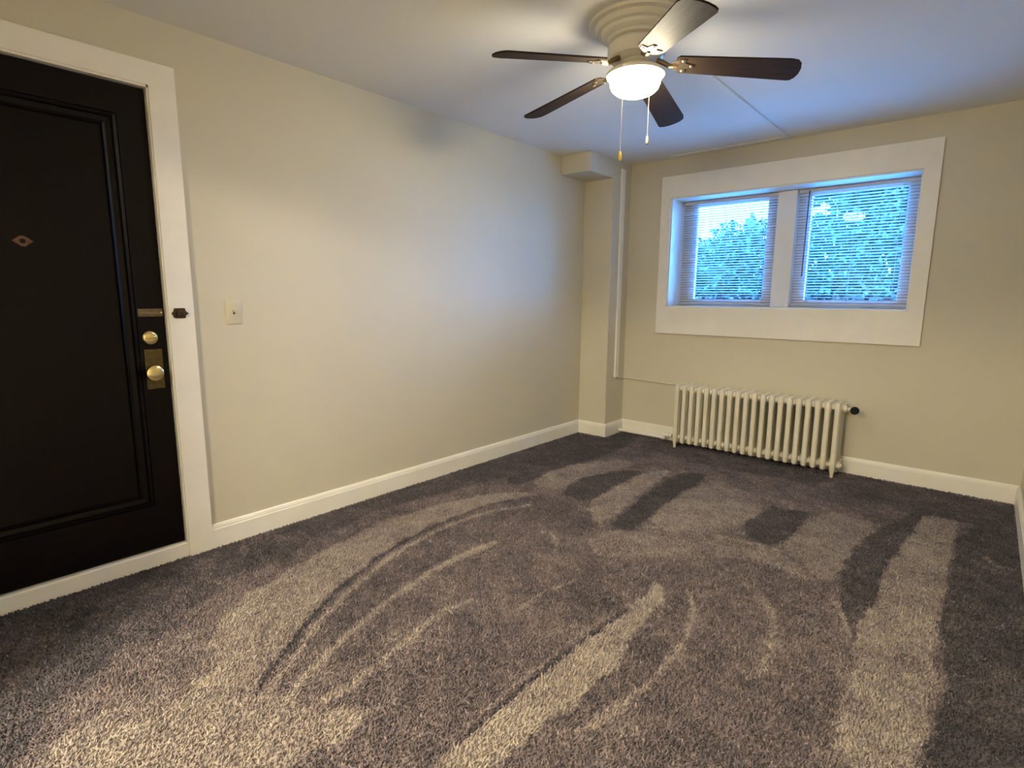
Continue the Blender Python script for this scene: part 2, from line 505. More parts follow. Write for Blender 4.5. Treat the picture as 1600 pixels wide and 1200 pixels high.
# patchy, half-turned pile by the door
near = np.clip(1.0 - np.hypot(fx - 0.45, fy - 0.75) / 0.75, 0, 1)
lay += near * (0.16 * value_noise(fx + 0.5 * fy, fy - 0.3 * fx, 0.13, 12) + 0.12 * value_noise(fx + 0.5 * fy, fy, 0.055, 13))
hz = -0.0085 + 0.003 * (lay - 0.5) + hgt * 0.8 + 0.0012 * rng.uniform(-1, 1, fx.shape)
hz = np.minimum(hz, -0.004)
verts = np.stack([fx, fy, hz], 1)
ii, jj = np.meshgrid(np.arange(nx - 1), np.arange(ny - 1), indexing='ij')
v0 = (ii * ny + jj).ravel()
faces = np.stack([v0, v0 + ny, v0 + ny + 1, v0 + 1], 1)
me = bpy.data.meshes.new('floor')
me.vertices.add(len(verts))
me.vertices.foreach_set('co', verts.ravel())
me.loops.add(faces.size)
me.loops.foreach_set('vertex_index', faces.ravel().astype(np.int32))
me.polygons.add(len(faces))
me.polygons.foreach_set('loop_start', np.arange(0, faces.size, 4, dtype=np.int32))
me.polygons.foreach_set('loop_total', np.full(len(faces), 4, dtype=np.int32))
me.update(calc_edges=True)
me.polygons.foreach_set('use_smooth', np.ones(len(faces), bool))
at_ = me.attributes.new('pile_lay', 'FLOAT', 'POINT')
at_.data.foreach_set('value', lay.astype(np.float32))
me.materials.append(M['carpet'])
floor = link(bpy.data.objects.new('floor', me))
# the pile itself: a quarter million short leaning yarn ends, one mesh
TS = 0.0084
tx_, ty_ = np.meshgrid(np.arange(0.012, W - 0.012, TS), np.arange(YC0 + 0.01, L - 0.012, TS), indexing='ij')
tx_ = tx_.ravel() + rng.uniform(-.5, .5, tx_.size) * TS
ty_ = ty_.ravel() + rng.uniform(-.5, .5, ty_.size) * TS
keep = ~((tx_ < WC + 0.01) & (ty_ > L - DC - 0.01))
tx_, ty_ = tx_[keep], ty_[keep]
gi = np.clip(np.round(tx_ / W * (nx - 1)).astype(int), 0, nx - 1)
gj = np.clip(np.round((ty_ - YC0) / (L - YC0) * (ny - 1)).astype(int), 0, ny - 1)
tl = lay[gi * ny + gj]
tz = hz[gi * ny + gj] - 0.001
nt_ = len(tx_)
lean = (tl - 0.46) * 1.1
ax_ = rng.normal(0, 0.45, nt_) + 0.15 * lean
ay_ = rng.normal(0, 0.45, nt_) + lean
hh = 0.0085 * rng.uniform(0.75, 1.15, nt_)
ph = rng.uniform(0, 2 * PI, nt_)
rr = 0.0045 * rng.uniform(0.8, 1.25, nt_)
co = np.zeros((nt_, 6, 3))
for k in range(3):
    an = ph + k * 2 * PI / 3
    co[:, k, 0] = tx_ + rr * np.cos(an)
    co[:, k, 1] = ty_ + rr * np.sin(an)
    co[:, k, 2] = tz
    an2 = an + 0.8
    co[:, 3 + k, 0] = tx_ + hh * ax_ + 0.55 * rr * np.cos(an2)
    co[:, 3 + k, 1] = ty_ + hh * ay_ + 0.55 * rr * np.sin(an2)
    co[:, 3 + k, 2] = tz + hh + 0.0008 * np.cos(an2)
base_i = (np.arange(nt_) * 6)[:, None, None]
tri = np.array([[0, 1, 4], [0, 4, 3], [1, 2, 5], [1, 5, 4], [2, 0, 3], [2, 3, 5], [3, 4, 5]])[None] + base_i
tri = tri.reshape(-1, 3)
pm = bpy.data.meshes.new('carpet_pile')
pm.vertices.add(nt_ * 6)
pm.vertices.foreach_set('co', co.ravel().astype(np.float32))
pm.loops.add(tri.size)
pm.loops.foreach_set('vertex_index', tri.ravel().astype(np.int32))
pm.polygons.add(len(tri))
pm.polygons.foreach_set('loop_start', np.arange(0, tri.size, 3, dtype=np.int32))
pm.polygons.foreach_set('loop_total', np.full(len(tri), 3, dtype=np.int32))
pm.update(calc_edges=True)
pa = pm.attributes.new('pile_lay', 'FLOAT', 'POINT')
pa.data.foreach_set('value', np.repeat(tl + rng.normal(0, 0.10, nt_), 6).astype(np.float32))
pm.materials.append(M['carpet'])
pile = link(bpy.data.objects.new('carpet_pile', pm), floor)
tag(pile, kind='stuff')
tag(floor, 'grey brown cut pile carpet with sweeping cleaning tracks', kind='structure')

# ------------------------------------------------------------------ shell
def struct(name, bm, mat, label=None, parent=None, smooth=False):
    o = obj(name, bm, mat, parent, smooth)
    o['kind'] = 'structure'
    if label: o['label'] = label
    return o

bm = nb(); box(bm, -0.15, W + 0.15, Y0 - 0.10, L + 0.34, H, H + 0.12)
box(bm, 0.55, 4.08, YH - 0.18, Y0 - 0.10, H, H + 0.12)
ceiling = struct('ceiling', bm, M['ceiling'], 'flat white painted ceiling')

bm = nb(); box(bm, -0.14, W + 0.14, Y0 - 0.14, L + 0.33, -0.14, -0.02)
struct('floor_slab', bm, M['lawn'], 'floor slab under the carpet')

TW = 0.14  # left wall thickness
bm = nb()
box(bm, -TW, 0, Y0 - 0.14, DY0, -0.02, H)
box(bm, -TW, 0, DY1, L + 0.33, -0.02, H)
box(bm, -TW, 0, DY0, DY1, DZ1, H)
struct('wall_left', bm, M['wall'], 'long beige wall with the dark door')

bm = nb()
BT = 0.33
box(bm, 0, IX0, L, L + BT, -0.02, H)
box(bm, IX1, W + 0.14, L, L + BT, -0.02, H)
box(bm, IX0, IX1, L, L + BT, -0.02, IZ0)
box(bm, IX0, IX1, L, L + BT, IZ1, H)
struct('wall_back', bm, M['wall'], 'beige wall with the window and radiator')

bm = nb(); box(bm, W, W + 0.14, Y0 - 0.14, L, -0.02, H)
struct('wall_right', bm, M['wall'], 'beige wall at the right edge')
bm = nb()
box(bm, 0, NX0, Y0 - 0.12, Y0, -0.02, H)
box(bm, NX1, W, Y0 - 0.12, Y0, -0.02, H)
box(bm, NX0, NX1, Y0 - 0.12, Y0, NZ, H)
struct('wall_front', bm, M['wall'], 'beige wall behind the camera with a wide opening')
bm = nb()
box(bm, 0.6, 0.74, YH, Y0 - 0.12, -0.02, H)
box(bm, 3.9, 4.04, YH, Y0 - 0.12, -0.02, H)
box(bm, 0.6, 4.04, YH - 0.14, YH, -0.02, H)
box(bm, W + 0.14, 4.04, Y0 - 0.12, Y0, -0.02, H)
struct('wall_hall_behind', bm, M['wall'], 'beige walls of the hall behind the camera')
bm = nb(); box(bm, 0.6, 4.04, YH - 0.14, Y0 - 0.14, -0.14, -0.001)
struct('floor_hall', bm, M['hall_floor'], 'floor of the hall behind the camera')

bm = nb()
box(bm, 0, WC, L - DC, L, -0.01, H - HB, 0.004)
struct('wall_pier', bm, M['wall'], 'square beige pier boxed into the far corner')
bm = nb()
box(bm, 0, WC, L - DB, L, H - HB, H, 0.004)
struct('wall_pier_box', bm, M['wall'], 'beige box under the ceiling above the corner pier')

# baseboards: flat board with rounded lip on top
BH, BD = 0.1116, 0.017
PROF = [(0, 0), (BD, 0), (BD, BH - 0.026), (BD - 0.003, BH - 0.022), (BD - 0.003, BH - 0.016), (BD - 0.007, BH - 0.006), (BD - 0.012, BH), (0, BH)]
def baseboard(name, p0, p1, nrm, label):
    p0, p1, nrm = Vector((*p0, 0)), Vector((*p1, 0)), Vector((*nrm, 0))
    bm = nb()
    prism(bm, PROF, lambda d_, z_: p0 + nrm * d_ + Vector((0, 0, z_ - 0.012 if z_ == 0 else z_)),
          lambda d_, z_: p1 + nrm * d_ + Vector((0, 0, z_ - 0.012 if z_ == 0 else z_)))
    return struct(name, bm, M['trim'], label)
baseboard('baseboard_left', (0, DY1 + CASW), (0, L - DC), (1, 0), 'white baseboard along the left wall')
baseboard('baseboard_pier_front', (BD * 0, L - DC), (WC + BD, L - DC), (0, -1), 'white baseboard on the front of the corner pier')
baseboard('baseboard_pier_side', (WC, L - DC), (WC, L), (1, 0), 'white baseboard on the side of the corner pier')
baseboard('baseboard_back', (WC, L), (W, L), (0, -1), 'white baseboard under the window wall')
baseboard('baseboard_right', (W, Y0), (W, L), (-1, 0), 'white baseboard along the right wall')
baseboard('baseboard_front', (0, Y0), (NX0, Y0), (0, 1), 'white baseboard behind the camera')
baseboard('baseboard_left_near', (0, Y0), (0, DY0 - CASW), (1, 0), 'white baseboard left of the door')

# ceiling batten: a thin strip that runs back and turns along the window wall
t = tag(empty('trim_4', (1.54, 3.6, H)), 'thin painted strip on the ceiling turning along the window wall', kind='structure')
bm = nb(); box(bm, -0.013, 0.013, -0.85, 0.72, -0.012, 0.001, 0.003); o = obj('strip', bm, M['ceiling'], t)
o.rotation_euler.z = 0.0
bm = nb(); box(bm, -0.86, -0.013, 0.700, 0.720, -0.007, 0.001, 0.002); obj('strip', bm, M['ceiling'], t)

# ------------------------------------------------------------------ door
XD = -0.010   # face of the leaf behind the wall face
door = tag(empty('door_1', (XD, 0.3635, 0.068)), 'dark espresso single panel entry door with brass hardware', kind='structure')
OY, OZ = 0.3635, 0.068
def dbox(y0, y1, z0, z1, x0, x1, bev=0.0):
    bm = nb(); box(bm, x0, x1, y0 - OY, y1 - OY, z0 - OZ, z1 - OZ, bev); return bm
LY0, LY1, LZ0, LZ1 = -0.094, 0.821, 0.070, 2.056
PY0, PY1, PZ0, PZ1 = 0.010, 0.717, 0.272, 1.940
obj('stile', dbox(PY1, LY1, LZ0, LZ1, -0.042, 0), M['door'], door)
obj('stile', dbox(LY0, PY0, LZ0, LZ1, -0.042, 0), M['door'], door)
obj('rail', dbox(PY0, PY1, PZ1, LZ1, -0.042, 0), M['door'], door)
obj('rail', dbox(PY0, PY1, LZ0, PZ0, -0.042, 0), M['door'], door)
obj('panel', dbox(PY0 + 0.01, PY1 - 0.01, PZ0 + 0.01, PZ1 - 0.01, -0.034, -0.016, 0), M['door'], door)
# mitred panel moulding: one ring, sloping inwards
MP = [(0.0, -0.013), (0.004, 0.002), (0.016, 0.004), (0.022, -0.006), (0.040, -0.010), (0.050, -0.006), (0.056, -0.0155)]
bm = nb()
loops = []
for off, xx in MP:
    y0, y1, z0, z1 = PY0 + off - OY, PY1 - off - OY, PZ0 + off - OZ, PZ1 - off - OZ
    loops.append([bm.verts.new(p) for p in [(xx, y0, z0), (xx, y1, z0), (xx, y1, z1), (xx, y0, z1)]])
for a, b_ in zip(loops, loops[1:]):
    for i in range(4):
        bm.faces.new((a[i], a[(i + 1) % 4], b_[(i + 1) % 4], b_[i]))
obj('panel_moulding', bm, M['door'], door)
# lock plate with round knob
bm = nb(); box(bm, 0, 0.004, -0.0345, 0.0345, -0.088, 0.088, 0.002, 2)
plate = obj('lock_plate', bm, M['old_brass'], door, loc=(0, 0.766 - OY, 0.890 - OZ)); plate['label'] = 'tall aged brass lock plate'
bm = nb()
lathe(bm, [(0.017, 0.0), (0.017, 0.004), (0.011, 0.007), (0.010, 0.024), (0.022, 0.028), (0.0325, 0.036), (0.035, 0.046), (0.0325, 0.055), (0.022, 0.060), (0.006, 0.0605)], 28, (0.003, 0, 0), 'X')
kn = obj('knob', bm, M['brass'], plate, smooth=True, loc=(0, -0.014, -0.012)); kn['label'] = 'round polished brass knob'
bm = nb()
for zz in (-0.078, 0.078):
    lathe(bm, [(0.004, 0.003), (0.004, 0.0052), (0.002, 0.006)], 10, (0, 0, zz), 'X')
obj('screw', bm, M['old_brass'], plate, smooth=True)
# deadbolt
bm = nb()
lathe(bm, [(0.031, 0.0), (0.031, 0.006), (0.028, 0.012), (0.022, 0.015), (0.005, 0.0155)], 32, (0, 0, 0), 'X')
db = obj('deadbolt', bm, M['brass'], door, smooth=True, loc=(0, 0.758 - OY, 1.029 - OZ)); db['label'] = 'round brass deadbolt turn'
bm = nb(); box(bm, 0.014, 0.026, -0.020, 0.020, -0.0045, 0.0045, 0.003, 2)
tt = obj('thumb_turn', bm, M['brass'], db, smooth=True); tt.rotation_euler.x = 0.15
# chain guard track
bm = nb()
box(bm, 0, 0.003, -0.048, 0.046, -0.017, 0.017, 0.001)
box(bm, 0.003, 0.008, -0.048, 0.046, 0.005, 0.013, 0.002)
box(bm, 0.003, 0.008, -0.048, 0.046, -0.013, -0.005, 0.002)
tk = obj('chain_track', bm, M['track_brass'], door, loc=(0, 0.770 - OY, 1.137 - OZ)); tk['label'] = 'slotted brass chain guard track'
bm = nb(); lathe(bm, [(0.004, 0.002), (0.0045, 0.009), (0.002, 0.011)], 12, (0, 0.040, 0), 'X')
obj('rivet', bm, M['brass'], tk, smooth=True)
# door viewer: small diamond plate
bm = nb()
dia = [(-0.034, 0), (-0.007, -0.021), (0.007, -0.021), (0.034, 0), (0.007, 0.021), (-0.007, 0.021)]
prism(bm, dia, lambda a, b_: (0, a, b_), lambda a, b_: (0.005, a * 0.9, b_ * 0.9))
vw = obj('viewer_plate', bm, M['copper'], door, loc=(-0.016, 0.380 - OY, 1.410 - OZ)); vw['label'] = 'small copper diamond door viewer'
bm = nb(); lathe(bm, [(0.009, 0.004), (0.009, 0.008), (0.006, 0.009), (0.005, 0.006)], 16, (0, 0, 0), 'X')
obj('viewer_lens', bm, M['black'], vw, smooth=True)

# jamb, stop, casing, sill
cas = tag(empty('trim_1', (0, 0.3635, 0)), 'white door casing with a dark keeper screwed to it', kind='structure')
def cbox(x0, x1, y0, y1, z0, z1, bev=0.0):
    bm = nb(); box(bm, x0, x1, y0 - OY, y1 - OY, z0, z1, bev); return bm
CT = 0.020
ZCT = 2.1628
obj('casing_board', cbox(-0.001, CT, DY1, DY1 + CASW, -0.014, ZCT), M['trim'], cas)
obj('casing_board', cbox(-0.001, CT, DY0 - CASW, DY0, -0.014, ZCT), M['trim'], cas)
obj('casing_board', cbox(-0.001, CT, DY0, DY1, DZ1, ZCT), M['trim'], cas)
obj('jamb', cbox(-TW, 0.014, DY1 - 0.007, DY1 + 0.001, 0, DZ1), M['trim'], cas)
obj('jamb', cbox(-TW, 0.014, DY0 - 0.001, DY0 + 0.008, 0, DZ1), M['trim'], cas)
obj('jamb', cbox(-TW, 0.014, DY0, DY1, DZ1 - 0.009, DZ1 + 0.001), M['trim'], cas)
obj('door_stop', cbox(-TW, XD - 0.044, DY1 - 0.03, DY1 - 0.006, 0, DZ1), M['trim'], cas)
obj('door_stop', cbox(-TW, XD - 0.044, DY0 + 0.006, DY0 + 0.03, 0, DZ1), M['trim'], cas)
obj('door_stop', cbox(-TW, XD - 0.044, DY0, DY1, DZ1 - 0.03, DZ1 - 0.006), M['trim'], cas)
obj('sill', cbox(-TW, 0.012, DY0 + 0.001, DY1 - 0.001, -0.014, 0.064, 0.006), M['trim'], cas)
bm = nb()
kp = [(-0.026, -0.018), (-0.020, -0.023), (0.020, -0.023), (0.024, -0.010), (0.036, -0.002), (0.024, 0.008), (0.020, 0.022), (-0.022, 0.022), (-0.026, 0.008), (-0.034, 0.0)]
prism(bm, kp, lambda a, b_: (CT, a, b_), lambda a, b_: (CT + 0.006, a * 0.96, b_ * 0.96))
box(bm, CT + 0.005, CT + 0.018, -0.014, 0.014, -0.013, 0.013, 0.004, 2)
ck = obj('chain_keeper', bm, M['bronze'], cas, loc=(0, 0.876 - OY, 1.134)); ck['label'] = 'small dark bronze chain keeper'
# unseen board added behind the door to stop daylight leaking round the leaf
bm = nb(); box(bm, -0.20, -0.145, DY0 - 0.2, DY1 + 0.2, -0.02, H)
struct('daylight_block', bm, M['wall'], 'unseen board added behind the closed door to block daylight')

# ------------------------------------------------------------------ light switch
t = tag(empty('light_switch', (0, 1.114, 1.134)), 'ivory toggle light switch plate beside the door casing', 'light switch')
bm = nb(); box(bm, 0, 0.0065, -0.036, 0.036, -0.0575, 0.0575, 0.003, 2); obj('cover_plate', bm, M['ivory'], t, smooth=30)
bm = nb(); box(bm, 0.004, 0.0072, -0.005, 0.005, -0.010, 0.010, 0.0005); obj('toggle_slot', bm, M['bronze'], t)
bm = nb(); box(bm, 0.004, 0.017, -0.0042, 0.0042, -0.0045, 0.0045, 0.0015)
o = obj('toggle', bm, M['ivory'], t); o.rotation_euler.y = -0.45
for zz in (-0.03, 0.03):
    bm = nb(); lathe(bm, [(0.003, 0.006), (0.003, 0.0072), (0.0015, 0.0075)], 10, (0, 0, zz), 'X'); obj('screw', bm, M['ivory'], t)

# ------------------------------------------------------------------ window
cs = tag(empty('trim_2', (1.5043, L, OZ0)), 'wide flat white casing boards around the window', kind='structure')
def wbox(x0, x1, z0, z1, y0, y1, bev=0.002, ox=1.5043, oy=L, oz=OZ0):
    bm = nb(); box(bm, x0 - ox, x1 - ox, y0 - oy, y1 - oy, z0 - oz, z1 - oz, bev); return bm
obj('casing_board', wbox(OX0, OX1, IZ1, OZ1, L - 0.018, L + 0.001, 0.0), M['trim'], cs)
obj('casing_board', wbox(OX0, OX1, OZ0, IZ0, L - 0.018, L + 0.001, 0.0), M['trim'], cs)
obj('casing_board', wbox(OX0, IX0, IZ0, IZ1, L - 0.018, L + 0.001, 0.0), M['trim'], cs)
obj('casing_board', wbox(IX1, OX1, IZ0, IZ1, L - 0.018, L + 0.001, 0.0), M['trim'], cs)
YW = L + 0.185     # face of the window unit
lin = tag(empty('trim_3', (1.5043, L, OZ0)), 'white lining boards and mullion inside the window recess', kind='structure')
LT = 0.012
obj('lining_board', wbox(IX0, IX0 + LT, IZ0, IZ1, L - 0.004, L + BT), M['white'], lin)
obj('lining_board', wbox(IX1 - LT, IX1, IZ0, IZ1, L - 0.004, L + BT), M['white'], lin)
obj('lining_board', wbox(IX0, IX1, IZ1 - LT, IZ1, L - 0.004, L + BT), M['white'], lin)
obj('lining_board', wbox(IX0, IX1, IZ0 - 0.001, IZ0 + LT, L - 0.004, L + BT), M['white'], lin)
MX0, MX1 = 1.438, 1.574
obj('mullion', wbox(MX0, MX1, IZ0 + LT, IZ1 - LT, YW - 0.005, L + BT, 0.004), M['white'], lin)
def window(name, x0, x1, label, sl=0.085):
    wdw = tag(empty(name, ((x0 + x1) / 2, YW, IZ0 + LT)), label, kind='structure')
    ox, oz = (x0 + x1) / 2, IZ0 + LT
    z0, z1 = IZ0 + LT, IZ1 - LT
    ya, yb = YW + 0.060, YW + 0.100
    s, rt, rb = 0.085, 0.045, 0.055
    kw = dict(ox=ox, oy=YW, oz=oz)
    obj('sash_stile', wbox(x0, x0 + sl, z0, z1, ya, yb, 0.003, **kw), M['white'], wdw)
    obj('sash_stile', wbox(x1 - s, x1, z0, z1, ya, yb, 0.003, **kw), M['white'], wdw)
    obj('sash_rail', wbox(x0 + sl, x1 - s, z1 - rt, z1, ya, yb, 0.003, **kw), M['white'], wdw)
    obj('sash_rail', wbox(x0 + sl, x1 - s, z0, z0 + rb, ya, yb, 0.003, **kw), M['white'], wdw)
    obj('pane', wbox(x0 + sl - 0.004, x1 - s + 0.004, z0 + rb - 0.004, z1 - rt + 0.004, ya + 0.018, ya + 0.0185, 0, **kw), M['glass'], wdw)
    return wdw
window('window_1', IX0 + LT, MX0, 'left sash of the basement window behind its blind', 0.115)
window('window_2', MX1, IX1 - LT, 'right sash of the basement window behind its blind')

# blinds
PITCH, SLW, TILT = 0.0205, 0.025, math.radians(-16)
def blind(x0, x1, label, wand_x):
    wd = x1 - x0
    cx_ = (x0 + x1) / 2
    yb = YW + 0.024
    ztop, zbot = IZ1 - LT - 0.002, 1.166
    t = tag(empty('window_blind', (cx_, yb, zbot)), label, 'window blind', 'blinds in the basement window')
    bm = nb(); box(bm, -wd / 2, wd / 2, -0.014, 0.014, ztop - 0.027 - zbot, ztop - zbot, 0.002)
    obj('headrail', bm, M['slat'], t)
    bm = nb(); box(bm, -wd / 2, wd / 2, -0.011, 0.011, 0, 0.012, 0.003, 2)
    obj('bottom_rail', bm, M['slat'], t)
    bm = nb()
    pr = []
    for k in range(5):
        u = -SLW / 2 + SLW * k / 4
        pr.append((u, 0.0016 * (1 - (2 * u / SLW) ** 2)))
    pr = pr + [(a, c - 0.0005) for a, c in reversed(pr)]
    prism(bm, pr, lambda a, c: (-wd / 2 + 0.003, a, c), lambda a, c: (wd / 2 - 0.003, a, c))
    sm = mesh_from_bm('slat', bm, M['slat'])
    z = 0.012 + 0.010
    zt = ztop - 0.027 - zbot - 0.006
    n_ = int((zt - z) / PITCH) + 1
    for k in range(n_):
        inst('slat', sm, t, (0, 0, z + PITCH * k), (TILT + random.uniform(-0.025, 0.025), 0, 0))
    for fx_ in (-0.36, 0.0, 0.36):
        bm = nb()
        for yy in (-0.0125, 0.0125):
            tube(bm, [(fx_ * wd, yy, 0.006), (fx_ * wd, yy, ztop - 0.02 - zbot)], 0.0008, 5)
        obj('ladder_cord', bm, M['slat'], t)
    if wand_x is not None:
        bm = nb(); tube(bm, [(wand_x - cx_, -0.020, ztop - 0.012 - zbot), (wand_x - cx_ - 0.004, -0.026, ztop - zbot - 0.634)], 0.0042, 8)
        o = obj('tilt_wand', bm, M['wand'], t, smooth=True); o['label'] = 'thin tilt wand'
    return t
blind(IX0 + LT + 0.006, MX0 - 0.004, 'white slatted mini blind in the left half of the window', None)
blind(MX1 + 0.004, IX1 - LT - 0.006, 'white slatted mini blind with hanging wand in the right half', 1.652)

# ------------------------------------------------------------------ wiring and pipe by the pier
YR = 4.245
bm = nb(); box(bm, WC - 0.001, WC + 0.016, YR - 0.028, YR + 0.028, 0.515, H - HB + 0.09, 0.003)
rc = obj('wire_raceway', bm, M['trim']); tag(rc, 'white vertical cable raceway on the side of the corner pier', 'raceway')
bm = nb()
tube(bm, [(WC + 0.006, YR + 0.01, 0.53), (WC + 0.009, YR + 0.03, 0.505), (WC + 0.010, L - 0.03, 0.498), (WC + 0.03, L - 0.010, 0.496),
          (0.45, L - 0.009, 0.492), (0.65, L - 0.009, 0.487), (0.80, L - 0.009, 0.487), (0.95, L - 0.009, 0.490), (1.4, L - 0.009, 0.488)], 0.0065, 8)
tag(obj('wall_cable', bm, M['wall'], smooth=True), 'thin painted cable running along the wall to the radiator', 'cable')

# radiator: twenty sections, feet under the end sections
NS = 20
RX0, RX1 = 0.894, 2.040
RY0, RY1 = 4.178, 4.362
RH = 0.520
pitch = (RX1 - RX0) / (NS - 1)
rad = tag(empty('radiator', ((RX0 + RX1) / 2, (RY0 + RY1) / 2, 0)), 'cream painted cast iron column radiator under the window', 'radiator')
rcx, rcy = (RX0 + RX1) / 2, (RY0 + RY1) / 2
def section_mesh(feet):
    bm = nb()
    hw = 0.0172
    dep = RY1 - RY0
    cw = 0.033
    ys = [-dep / 2 + cw / 2 + (dep - cw) * i / 4 for i in range(5)]
    z0, z1 = 0.070, RH - 0.03
    for i, yy in enumerate(ys):
        # column: flat-faced tube, swelling a little towards the ends
        prf = [(0.044, 0.70), (0.056, 0.95), (z0 + 0.025, 1.06), (z0 + 0.06, 0.97), (z1 - 0.06, 0.97), (z1 - 0.015, 1.08), (z1 + 0.015, 1.02), (RH - 0.004, 0.80), (RH, 0.60)]
        if feet and i in (0, 4):
            prf = [(-0.004, 0.55), (0.015, 0.60), (0.050, 0.92)] + prf[2:]
        rings = []
        for zz, s in prf:
            ring = []
            for px_, py_ in ((-1, -.45), (-.55, -1), (.55, -1), (1, -.45), (1, .45), (.55, 1), (-.55, 1), (-1, .45)):
                ring.append(bm.verts.new((hw * s * px_, yy + cw / 2 * s * py_, zz)))
            rings.append(ring)
        for a, b_ in zip(rings, rings[1:]):
            for k in range(8):
                bm.faces.new((a[k], a[(k + 1) % 8], b_[(k + 1) % 8], b_[k]))
        bm.faces.new(rings[0][::-1]); bm.faces.new(rings[-1])
    # headers joining the columns front to back
    box(bm, -hw * 0.9, hw * 0.9, ys[0], ys[4], RH - 0.058, RH - 0.012, 0.006, 2)
    box(bm, -hw * 0.9, hw * 0.9, ys[0], ys[4], 0.052, 0.100, 0.006, 2)
    # round hubs that meet the neighbours
    for zz in (RH - 0.036, 0.078):
        for yy in ys[1:]:
            lathe(bm, [(0.019, -pitch / 2 + 0.0005), (0.022, -pitch / 2 + 0.005), (0.022, pitch / 2 - 0.005), (0.019, pitch / 2 - 0.0005)], 12, (0, yy, zz), 'X')
    return mesh_from_bm('section', bm, M['radiator'], smooth=35)
sm, sf = section_mesh(False), section_mesh(True)
for k in range(NS):
    inst('section', sf if k in (0, NS - 1) else sm, rad, (RX0 + pitch * k - rcx, 0, 0))
# end plug
bm = nb()
lathe(bm, [(0.016, 0.0), (0.022, 0.002), (0.022, 0.010), (0.013, 0.012), (0.013, 0.022)], 8, (RX1 + pitch / 2 - rcx - 0.002, -0.038, 0.078), 'X')
obj('end_plug', bm, M['radiator'], rad, smooth=30)
# valve: nut, neck, dark handle facing the room
bm = nb()
X1 = RX1 + pitch / 2 - rcx
ZV = RH - 0.040
YV = -0.038
lathe(bm, [(0.020, -0.002), (0.024, 0.004), (0.024, 0.018), (0.013, 0.021), (0.013, 0.050), (0.018, 0.052), (0.018, 0.082), (0.012, 0.085)], 8, (X1, YV, ZV), 'X')
vb = obj('valve_body', bm, M['radiator'], rad, smooth=30)
bm = nb()
lathe(bm, [(0.010, 0.022), (0.010, 0.000), (0.0225, -0.003), (0.026, -0.008), (0.026, -0.026), (0.022, -0.031), (0.012, -0.030)], 16, (X1 + 0.066, YV - 0.012, ZV), 'Y')
vh = obj('valve_handle', bm, M['black'], vb, smooth=40); vh['label'] = 'round black valve handle'

# supply pipe on the floor
ppts = [(WC + 0.019, L - 0.075, 0.024), (0.50, L - 0.085, 0.027), (0.735, L - 0.095, 0.032)]
pp = tag(empty('radiator_pipe', (0.55, L - 0.065, 0)), 'white painted pipe and fittings running along the baseboard to the radiator', 'pipe')
def rel(p): return (p[0] - 0.55, p[1] - (L - 0.065), p[2])
bm = nb(); tube(bm, [rel(p) for p in ppts], 0.013, 12); obj('pipe_run', bm, M['trim'], pp, smooth=True)
bm = nb()
tube(bm, [rel((0.725, L - 0.095, 0.032)), rel((0.755, L - 0.098, 0.033)), rel((0.770, L - 0.102, 0.050)), rel((0.775, L - 0.11, 0.075))], [0.019, 0.019, 0.019, 0.018], 12)
obj('elbow', bm, M['trim'], pp, smooth=True)
bm = nb()
yh = RY0 + (RY1 - RY0) / 2 - 0.038 - (L - 0.065)
lathe(bm, [(0.014, 0.0), (0.014, 0.012), (0.022, 0.014), (0.022, 0.032), (0.014, 0.034), (0.014, 0.044), (0.020, 0.046), (0.020, 0.062), (0.014, 0.064), (0.014, 0.086)], 8, (0.7625 - 0.55, yh, 0.078), 'X')
obj('union_nut', bm, M['trim'], pp, smooth=30)
bm = nb(); tube(bm, [rel((0.775, L - 0.11, 0.070)), (0.775 - 0.55, yh + 0.02, 0.076), (0.79 - 0.55, yh, 0.078)], 0.016, 10); obj('nipple', bm, M['trim'], pp, smooth=True)
# thin return line above it
bm = nb()
tube(bm, [rel((WC + 0.03, L - 0.026, 0.034)), rel((0.42, L - 0.026, 0.022)), rel((0.60, L - 0.027, 0.018)), rel((0.72, L - 0.030, 0.040)), rel((0.842, L - 0.030, 0.060))], 0.006, 8)
obj('thin_line', bm, M['trim'], pp, smooth=True)

# ------------------------------------------------------------------ ceiling fan with lamp
FX, FY = 1.511, 2.200
fan = tag(empty('ceiling_fan', (FX, FY, H)), 'five blade ceiling fan with walnut blades, white motor and lit glass bowl', 'ceiling fan')
bm = nb()
lathe(bm, [(0.198, 0.0), (0.200, -0.006), (0.196, -0.014), (0.176, -0.018), (0.172, -0.030), (0.166, -0.036), (0.150, -0.040), (0.146, -0.052),
           (0.138, -0.058), (0.124, -0.062), (0.118, -0.072), (0.100, -0.078), (0.05, -0.080)], 48)
obj('canopy', bm, M['fan_white'], fan, smooth=30)
bm = nb()
lathe(bm, [(0.085, -0.074), (0.112, -0.080), (0.118, -0.090), (0.118, -0.128), (0.110, -0.138), (0.080, -0.146), (0.06, -0.148)], 48)
obj('motor_housing', bm, M['fan_white'], fan, smooth=30)
bm = nb()
lathe(bm, [(0.055, -0.140), (0.060, -0.146), (0.060, -0.166), (0.090, -0.172), (0.104, -0.182), (0.120, -0.194), (0.120, -0.206), (0.112, -0.209), (0.06, -0.205)], 40)
obj('lamp_fitter', bm, M['fan_white'], fan, smooth=30)
bm = nb()
lathe(bm, [(0.101, -0.205), (0.105, -0.210), (0.106, -0.220), (0.104, -0.238), (0.096, -0.256), (0.079, -0.270), (0.052, -0.280), (0.02, -0.285), (0.004, -0.2855)], 36)
lb = obj('lamp_bowl', bm, M['lamp'], fan, smooth=True); lb['label'] = 'glowing frosted glass lamp bowl'
R_TIP, Z_ROOT, Z_TIP = 0.645, -0.150, -0.228
slope = (Z_TIP - Z_ROOT) / R_TIP
